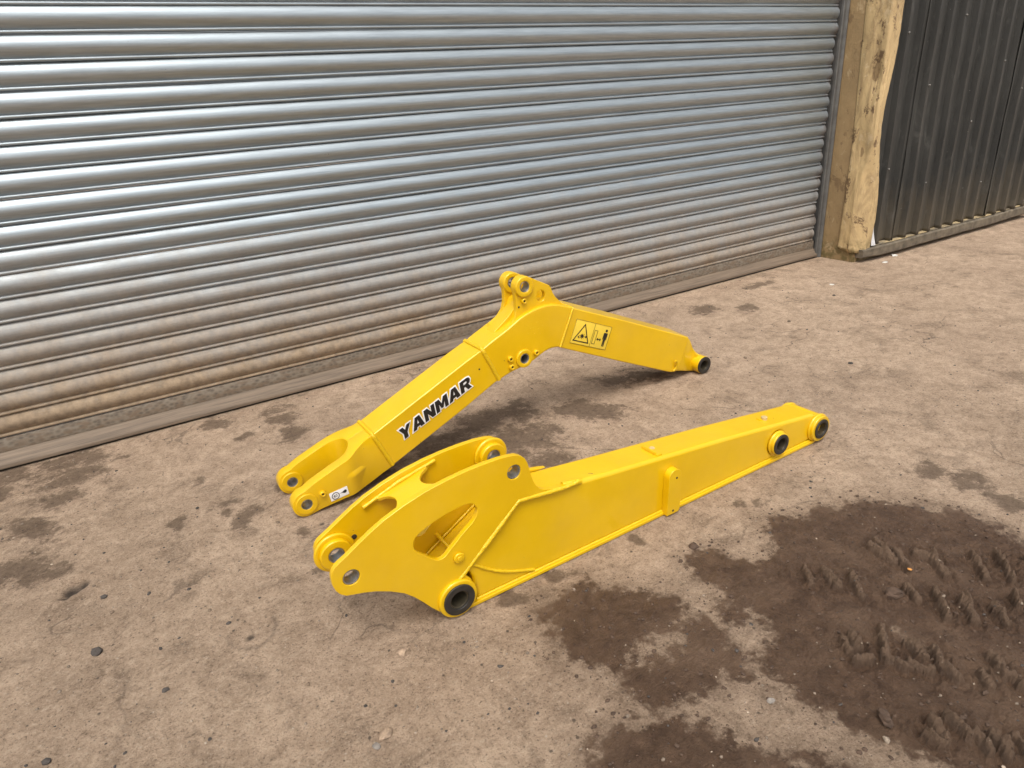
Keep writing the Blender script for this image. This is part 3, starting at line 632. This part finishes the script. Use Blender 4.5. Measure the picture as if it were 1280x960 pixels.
# forked foot: two arms that join in a rounded crotch
FZ = (.022, .0385); FR = .0385
def f_top(s):
    if s < .022: return FZ[1]+math.sqrt(max(0, FR**2-(s-FZ[0])**2))
    return np.interp(s, [.022, .05, .118, .165, .189, .215, .25, .27], [.077, .092, .118, .134, .1455, .155, .1655, .172])
def f_bot(s):
    if s < .022: return FZ[1]-math.sqrt(max(0, FR**2-(s-FZ[0])**2))
    return np.interp(s, [.022, .06, .14, .19, .225, .25, .275, .297], [.0, .008, .0155, .018, .0225, .030, .038, .046])
def f_out(s): t = np.clip((s-.150)/.085, 0, 1); return -.019+(N0+.019-.0005)*t*t*(3-2*t)
def f_in(s):
    n = .0165
    if s > .135: n = NC-(NC-n)*math.sqrt(max(0, 1-min(1, (s-.135)/.052)**2))
    return n
S = [FZ[0]-FR*math.cos(R(a)) for a in np.linspace(3, 90, 14)]+list(np.linspace(.03, .135, 14))+[.135+.052*math.sin(R(a)) for a in np.linspace(9, 90, 12)]+[.20, .214, .230, .2485]
for side in (1, -1):
    V = []; F = []
    for i, s in enumerate(S):
        no, ni = f_out(s), f_in(s); a, c = f_top(s), f_bot(s)
        # the near end follows the leaning seam
        for k, (n, z) in enumerate(((no, c), (no, a), (ni, a), (ni, c))):
            ss = s
            if s > .19: ss = s + (s-.19)/.0585*(.047)*np.clip((.165-z)/.12, 0, 1)
            V.append((ss, n if side == 1 else 2*NC-n, z if s <= .19 else np.interp(z, [c, a], [f_bot(ss if k in (0, 3) else s), a])))
    for i in range(len(S)-1):
        for k in range(4): F.append((i*4+k, (i+1)*4+k, (i+1)*4+(k+1) % 4, i*4+(k+1) % 4))
    F += [(0, 1, 2, 3), tuple(range(len(S)*4-4, len(S)*4))]
    fk = mesh('fork_arm', V, F, Yw, BOO, 38); bv = fk.modifiers.new('bevel', 'BEVEL'); bv.width = .0035; bv.segments = 3; bv.limit_method = 'ANGLE'; bv.angle_limit = R(50)
    drill(fk, [(FZ, .0158)])
    d = lambda n: n if side == 1 else 2*NC-n
    ring('pin_boss', FZ, .0310, .0155, d(-.0235), d(-.0185), Yw, fk, .002)
    ring('pin_boss', FZ, .0310, .0155, d(.016), d(.0215), Yw, fk, .002)
    ring('bore_sleeve', FZ, .0157, .0140, d(-.0225), d(.0205), M['steel'], fk, .0004)
    if side == 1:
        ring('grease_nipple', (.069, .056), .0085, .0035, -.030, -.018, Yw, fk, .002); plate('nipple_hole', [circ((.069, .056), .0036, 16)], -.0265, -.026, M['hole'], fk, .0001)
        # pressed swelling on the side of the fork
        V = []; F = []; NS, NQ = 34, 20
        for i in range(NS):
            for j in range(NQ):
                u, v = i/(NS-1), j/(NQ-1); s = .135+.128*u
                zb_, zt_ = f_bot(s)+.006, .094+.004*u; z = zb_+(zt_-zb_)*v
                pu = np.clip(u/.30, 0, 1); pu = pu*pu*(3-2*pu); pd = np.clip((1-u)/.6, 0, 1); pd = pd*pd*(3-2*pd)
                pv = np.clip(v/.72, 0, 1)**1.3 if v < .74 else 1-np.clip((v-.74)/.22, 0, 1)**1.2
                V.append((s, f_out(s)+.0012-.0070*pu*pd*pv, z))
        for i in range(NS-1):
            for j in range(NQ-1): F.append((i*NQ+j, (i+1)*NQ+j, (i+1)*NQ+j+1, i*NQ+j+1))
        sw = mesh('fork_swage', V, F, Yw, fk, 60)
# weld seams on the side and over the top
def seam(a, c, ntop=True, r=.0070):
    pts = [(c[0], N0+.0005, c[1]), ((a[0]+c[0])/2, N0, (a[1]+c[1])/2), (a[0], N0+.0005, a[1]-.001), (a[0], N0+.006, a[1]+.001), (a[0], NC, a[1]+.0012), (a[0], N1-.005, a[1]+.001), (a[0], N1, a[1]-.002), (c[0], N1, c[1])]
    bead('weld_seam', pts, r, M['weld'], BOO, .06, sub=8)
seam((.250, .164), (.296, .049)); seam((.635, .332), (.685, .219)); seam((.984, .391), (.928, .270), r=.0042)
# ears for the cylinder on the elbow
EC = (.806, .497)
earb = [(EC[0]+.034*math.cos(R(a)), EC[1]+.034*math.sin(R(a))) for a in range(200, 40, -16)] + [(.838, .518), (.895, .487), (.905, .481), (.911, .472), (.917, .455), (.928, .437), (.945, .420), (.96, .402), (.94, .37), (.74, .36), (.75, .385)]
near_e = earb + [(.770, .405), (.776, .430), (.776, .46)]
far_e = earb[:-2] + [(.70, .352), (.715, .377), (.735, .386), (.752, .398), (.766, .415), (.774, .440), (.775, .465)]
SH = (.870, .4535)
for L, n0, n1, b0, b1 in ((near_e, .031, .049, .021, .055), (far_e, .098, .116, .092, .126)):
    e = plate('cylinder_ear', [L, circ(EC, .0172), circ(SH, .0165, sq=1.15)], n0, n1, Yw, BOO, .002)
    ring('pin_boss', EC, .0335, .0168, b0, b1, Yw, e, .004)
    ring('bore_sleeve', EC, .0166, .0148, b0+.001, b1-.001, M['steel'], e, .0004)
    if n0 < .05:
        ring('grease_nipple', (.802, .4515), .0085, .004, .020, .032, Yw, e, .002); plate('nipple_hole', [circ((.802, .4515), .0042, 16)], .0235, .024, M['hole'], e, .0001)
        plate('bolt_hole', [circ((.773+.012, .434), .0035, 14)], .0303, .0308, M['hole'], e, .0001)
web = [(.690, .352), (.706, .372), (.735, .392), (.762, .412), (.780, .432), (.790, .452), (.80, .458), (.86, .440), (.92, .425), (.955, .400), (.93, .37), (.75, .355)]
plate('saddle_web', [web], .0485, .0985, Yw, BOO, .002)
# pin boss and nipples on the flank
e = ring('pin_boss', PH, .0305, .0165, N0-.007, N1+.007, Yw, BOO, .003); ring('bore_sleeve', PH, .0163, .0145, N0-.006, N1+.006, M['steel'], e, .0004)
for c in ((.730, .279), (.733, .251), (.829, .276)):
    g = ring('grease_nipple', c, .0095, .004, N0-.011, N0+.001, Yw, BOO, .002); plate('nipple_hole', [circ(c, .0042, 16)], N0-.0075, N0-.007, M['hole'], g, .0001)
plate('bolt_hole', [circ((.618, .273), .003, 14)], N0-.0006, N0-.0001, M['hole'], BOO, .0001)
bead('lifting_eye', [(1.428+.018*math.cos(R(a))+.012, N0-.002-.010*math.sin(R((a+70)/1.45)), .066+.024*math.sin(R(a))) for a in range(-70, 76, 14)], .0042, M['weld'], BOO, .08, sub=2)
# paint runs and spatter on the elbow
V = []; F = []
for (s, z) in ((.80, .372), (.815, .36), (.806, .345), (.84, .375), (.845, .352), (.83, .34), (.825, .362), (.86, .36), (.85, .335)):
    k0 = len(V); V += [(s+.0022*math.cos(R(60*k)), N0-.0001, z+.0022*math.sin(R(60*k))) for k in range(6)]+[(s, N0-.0016, z)]
    F += [(k0+k, k0+(k+1) % 6, k0+6) for k in range(6)]
mesh('weld_spatter', V, F, M['weld'], BOO, 60)['kind'] = 'stuff'

# ---- flat print on the boom
def dec_frame(o, ang):
    ca, sa = math.cos(ang), math.sin(ang)
    return lambda u, v, d: (o[0]+u*ca-v*sa, d, o[1]+u*sa+v*ca)
LET = {'Y': ([[(0, 1), (.31, 1), (.47, .66), (.66, 1), (.97, 1), (.61, .43), (.61, 0), (.31, 0), (.31, .43)]], .97),
       'A': ([[(0, 0), (.30, 1), (.68, 1), (.97, 0), (.67, 0), (.625, .17), (.335, .17), (.29, 0)], [(.395, .40), (.565, .40), (.485, .76)]], .97),
       'N': ([[(0, 0), (0, 1), (.30, 1), (.62, .48), (.62, 1), (.90, 1), (.90, 0), (.62, 0), (.28, .54), (.28, 0)]], .90),
       'M': ([[(0, 0), (0, 1), (.33, 1), (.53, .5), (.73, 1), (1.06, 1), (1.06, 0), (.78, 0), (.78, .6), (.61, .14), (.45, .14), (.28, .6), (.28, 0)]], 1.06),
       'R': ([[(0, 0), (0, 1), (.62, 1), (.82, .93), (.90, .74), (.84, .53), (.69, .43), (.95, 0), (.63, 0), (.42, .37), (.29, .37), (.29, 0)], [(.29, .58), (.29, .79), (.52, .79), (.60, .74), (.60, .64), (.52, .58)]], .95)}
fr = dec_frame((.3340, .1165), R(23.3)); hx, hy, cur = .0428, .0365, 0.; wl = []; bl = []
for i, ch in enumerate('YANMAR'):
    loops, wd = LET[ch]
    sh = lambda L: [((cur+x+y*.27)*hx, y*hy) for x, y in L]
    wl.append(offset_loop(sh(loops[0]), .0042)); bl.append([offset_loop(sh(L), .0005 if k == 0 else -.0003) for k, L in enumerate(loops)]); cur += wd+.115
meshes = []
bm = bmesh.new()
for i, L in enumerate(wl):
    o = plate('tmp', [L], N0-.0010-.00012*i, N0-.0004, M['white'], None, .0001, frame=fr); bm.from_mesh(o.data); m_ = o.data; bpy.data.objects.remove(o); bpy.data.meshes.remove(m_)
me = bpy.data.meshes.new('brand_decal'); bm.to_mesh(me); bm.free(); dec = finish('brand_decal', me, M['white'], BOO, 0)
dec['label'] = 'black slanted YANMAR lettering outlined in white'
for L in bl: plate('letter', L, N0-.0024, N0-.0019, M['black'], dec, .00005, frame=fr)
# warning label
fr = dec_frame((.966, .276), R(-23.2)); LW, LH = .163, .083
lab = plate('warning_label', [[(0, 0), (LW, 0), (LW, LH), (0, LH)]], N0-.0010, N0-.0004, M['label_yellow'], BOO, .00005, frame=fr)
lab['label'] = 'yellow warning label with triangle and keep-away figure'
def stroke(name, loops): plate(name, loops, N0-.0018, N0-.0013, M['black'], lab, .00003, frame=fr)
stroke('label_border', [[(0, 0), (LW, 0), (LW, LH), (0, LH)], [(.0008, .0008), (LW-.0008, .0008), (LW-.0008, LH-.0008), (.0008, LH-.0008)]])
stroke('label_divider', [[(.0865, .001), (.0875, .001), (.0875, LH-.001), (.0865, LH-.001)]])
T = [(.007, .009), (.080, .009), (.0435, .074)]
stroke('warning_triangle', [T, offset_loop(T, -.0034)])
def capsule(a, c, r, k=6):
    an = math.atan2(c[1]-a[1], c[0]-a[0])
    return [(c[0]+r*math.cos(an+R(-90+180*i/k)), c[1]+r*math.sin(an+R(-90+180*i/k))) for i in range(k+1)]+[(a[0]+r*math.cos(an+R(90+180*i/k)), a[1]+r*math.sin(an+R(90+180*i/k))) for i in range(k+1)]
star = []
for i in range(16):
    a = 2*math.pi*i/16; r = (.0155 if i % 2 == 0 else .0055)*(1, .7, .85, 1.1, .75)[i % 5]; star.append((.0435+r*math.cos(a), .030+r*.85*math.sin(a)))
stroke('crush_pictogram', [star]); stroke('pictogram_dot', [circ((.061, .030), .0036, 16)]); stroke('pictogram_dot', [circ((.029, .025), .003, 16)])
stroke('machine_outline', [[(.092, .012), (.1065, .012), (.1065, .060), (.092, .060)], [(.0934, .0134), (.1051, .0134), (.1051, .0586), (.0934, .0586)]])
stroke('arrow', [[(.1095, .031), (.116, .037), (.116, .0325), (.124, .0325), (.124, .037), (.1305, .031), (.124, .025), (.124, .0295), (.116, .0295), (.116, .025)]])
stroke('figure_head', [circ((.1445, .066), .0048, 18)])
stroke('figure_body', [[(.136, .058), (.153, .058), (.1535, .034), (.151, .034), (.1495, .051), (.1495, .010), (.146, .010), (.1448, .033), (.1435, .010), (.140, .010), (.1395, .051), (.138, .034), (.1355, .034)]])
# small white sticker on the fork
fn = -.0192
fr = dec_frame((.0895, .0195), R(6.5))
stk = plate('hook_sticker', [[(0, 0), (.054, 0), (.054, .027), (0, .027)]], fn-.0010, fn-.0004, M['white'], BOO, .00005, frame=fr)
def stroke2(name, loops): plate(name, loops, fn-.0018, fn-.0013, M['black'], stk, .00003, frame=fr)
stroke2('sticker_circle', [circ((.016, .0125), .0112), circ((.016, .0125), .0094)])
stroke2('sticker_arrow', [[(.0095, .0125), (.014, .0175), (.014, .0148), (.0205, .0165), (.0205, .0095), (.014, .0105), (.014, .0078)], [(.0115, .0125), (.0130, .0145), (.0195, .0148), (.0195, .0110), (.0130, .0110)]])
hk = [(.0275, .0138), (.034, .0150), (.038, .0135), (.0415, .0105), (.0455, .010), (.049, .013), (.0485, .017), (.045, .0185), (.040, .016), (.036, .0145)]
stroke2('sticker_hook', [offset_loop(hk, .0008)])

# ------------------------------------------------------------------ loose stones, clods, litter, gravel
def stone(name, x, y, r, mat, label, cat='stone', group=None, flat=.6, seed=0, ang=28, sub=2):
    bm = bmesh.new(); bmesh.ops.create_icosphere(bm, subdivisions=sub, radius=1)
    sc = (random.uniform(.8, 1.25), random.uniform(.7, 1.05), flat*random.uniform(.8, 1.1))
    for v in bm.verts:
        k = 1+.38*mnoise.noise(v.co*1.3+Vector((seed*7.1, seed*3.3, 1)))+.16*mnoise.noise(v.co*3.1+Vector((seed, 2, 9)))
        v.co = Vector((v.co.x*k*sc[0], v.co.y*k*sc[1], max(-.55, v.co.z*k)*sc[2]))*r
    me = bpy.data.meshes.new(name); bm.to_mesh(me); bm.free(); o = finish(name, me, M[mat], None, ang)
    zmin = min(v.co.z for v in me.vertices); o.location = (x, y, ground_z(x, y)-zmin-.0015); o.rotation_euler = (0, 0, seed*1.7)
    return tag(o, label, cat, group)
stone('stone', -.249, -1.185, .0135, 'stone_dark', 'largest dark rounded stone lying on the open bare dirt', seed=1)
stone('stone', -.133, -1.387, .0085, 'stone_dark', 'small dark angular stone on bare dirt nearest the largest dark stone', seed=2)
stone('stone', .300, -1.57, .011, 'stone_tan', 'pale brown pebble just below the curved edge of the ear plate', seed=3)
stone('stone', .199, -1.739, .012, 'stone_tan', 'pale rounded pebble on open dirt with a smaller pebble beside it', seed=4)
stone('stone', .175, -1.752, .007, 'stone_grey', 'small grey pebble beside the pale rounded pebble', seed=5)
stone('mud_clod', 1.033, -1.669, .0135, 'clod', 'dark clod of mud between the dipper arm and the mud patch', 'mud clod', seed=6, flat=.55)
stone('mud_clod', 1.245, -2.045, .017, 'clod', 'large crumbled mud clod beside the row of tread marks', 'mud clod', seed=7, flat=.85, sub=3)
stone('mud_clod', .94, -2.215, .014, 'clod', 'mud clod at the dry edge of the rutted mud', 'mud clod', seed=8, flat=.8, sub=3)
stone('stone', .817, -2.075, .007, 'stone_grey', 'small grey stone on the dry patch inside the mud', seed=9)
stone('stone', .908, -2.238, .008, 'stone_pale', 'pale stone pressed in at the edge of the mud', seed=10)
stone('leaf_scrap', 1.345, -2.02, .0055, 'leaf_orange', 'tiny orange leaf scrap lying in the tread marks', 'leaf', seed=11, flat=.25)
stone('debris_scrap', 4.06, -.335, .020, 'litter_white', 'pale broken scrap in the shadow below the timber sill', 'debris', seed=12, flat=.35)
stone('debris_scrap', 3.885, -.385, .018, 'litter_white', 'flat pale scrap on the ground before the column foot', 'debris', seed=13, flat=.22)
stone('debris_scrap', 3.27, -.47, .014, 'litter_white', 'thin pale splinter on the ground in front of the shutter end', 'debris', seed=14, flat=.2)
for i, (x, y, r) in enumerate([(-.229, -.986, .008), (-.135, -1.039, .006), (-.215, -1.06, .0055), (-.08, -.93, .005), (-.05, -1.08, .0055), (-.02, -1.19, .005), (.01, -1.26, .006), (-.13, -1.255, .005), (.112, -1.54, .0055), (-.335, -1.44, .011), (.02, -.70, .006), (.20, -.92, .006), (.42, -1.62, .005), (.45, -1.72, .006), (2.10, -.9, .009), (2.35, -1.2, .009), (1.9, -.62, .008), (2.6, -.72, .010), (3.1, -.6, .011)]):
    stone('stone', x, y, r, ['stone_dark', 'stone_dark', 'stone_brown'][i % 3], 'tiny dark pebble scattered on the open dirt', group='tiny dark pebbles on the dirt', seed=20+i, sub=1, ang=20)
# gravel and crumbs, too small to count
rng = np.random.default_rng(5); V = []; F = []
ico = bmesh.new(); bmesh.ops.create_icosphere(ico, subdivisions=1, radius=1); ico.verts.ensure_lookup_table()
IV = np.array([v.co[:] for v in ico.verts]); IF = [[v.index for v in f.verts] for f in ico.faces]; ico.free()
def scatter(name, cnt, area, rr, mat, label, cat, cond):
    V = []; F = []; k = 0
    while k < cnt:
        x, y = rng.uniform(area[0], area[1]), rng.uniform(area[2], area[3])
        if not cond(x, y): continue
        r = rr[0]+(rr[1]-rr[0])*rng.random()**4
        vv = IV*(1+rng.uniform(-.3, .3, (len(IV), 1)))*r*np.array([rng.uniform(.7, 1.3), rng.uniform(.7, 1.2), rng.uniform(.4, .8)])
        b0 = len(V); V += [(x+a, y+c, ground_z(x, y)+r*.15+e) for a, c, e in vv]; F += [[b0+i for i in f] for f in IF]; k += 1
    o = mesh(name, V, F, M[mat], None, 0, recalc=False); return tag(o, label, cat, kind='stuff')
def free(x, y): return y < -.05 and not (.15 < x < 1.76 and -1.56 < y < -1.40) and not (.22 < x < 1.9 and -.96 < y < -.76) and (x < 3.7 or y < -.35)
def mval(x, y): return mudm[min(nY-1, np.searchsorted(gy, y)), min(nX-1, np.searchsorted(gx, x))]
scatter('gravel', 2600, (-.7, 4.5, -2.4, -.03), (.0011, .0042), 'gravel', 'fine brown grit and gravel strewn over the yard', 'gravel', lambda x, y: free(x, y) and vnoise(np.array(x*3.), np.array(y*3.), 9) > .35)
scatter('dark_grit', 1500, (-.7, 3.2, -2.4, -.03), (.0012, .0048), 'stone_dark', 'fine dark grit strewn over the yard', 'gravel', free)
scatter('pale_grit', 1800, (-.7, 3.5, -2.4, -.03), (.0010, .0032), 'stone_pale', 'fine pale grit strewn over the yard', 'gravel', free)
scatter('mud_crumbs', 1800, (.4, 1.75, -2.45, -1.58), (.0012, .0055), 'clod', 'dark crumbs of mud on and around the mud patch', 'mud crumbs', lambda x, y: mval(x, y) > .2)
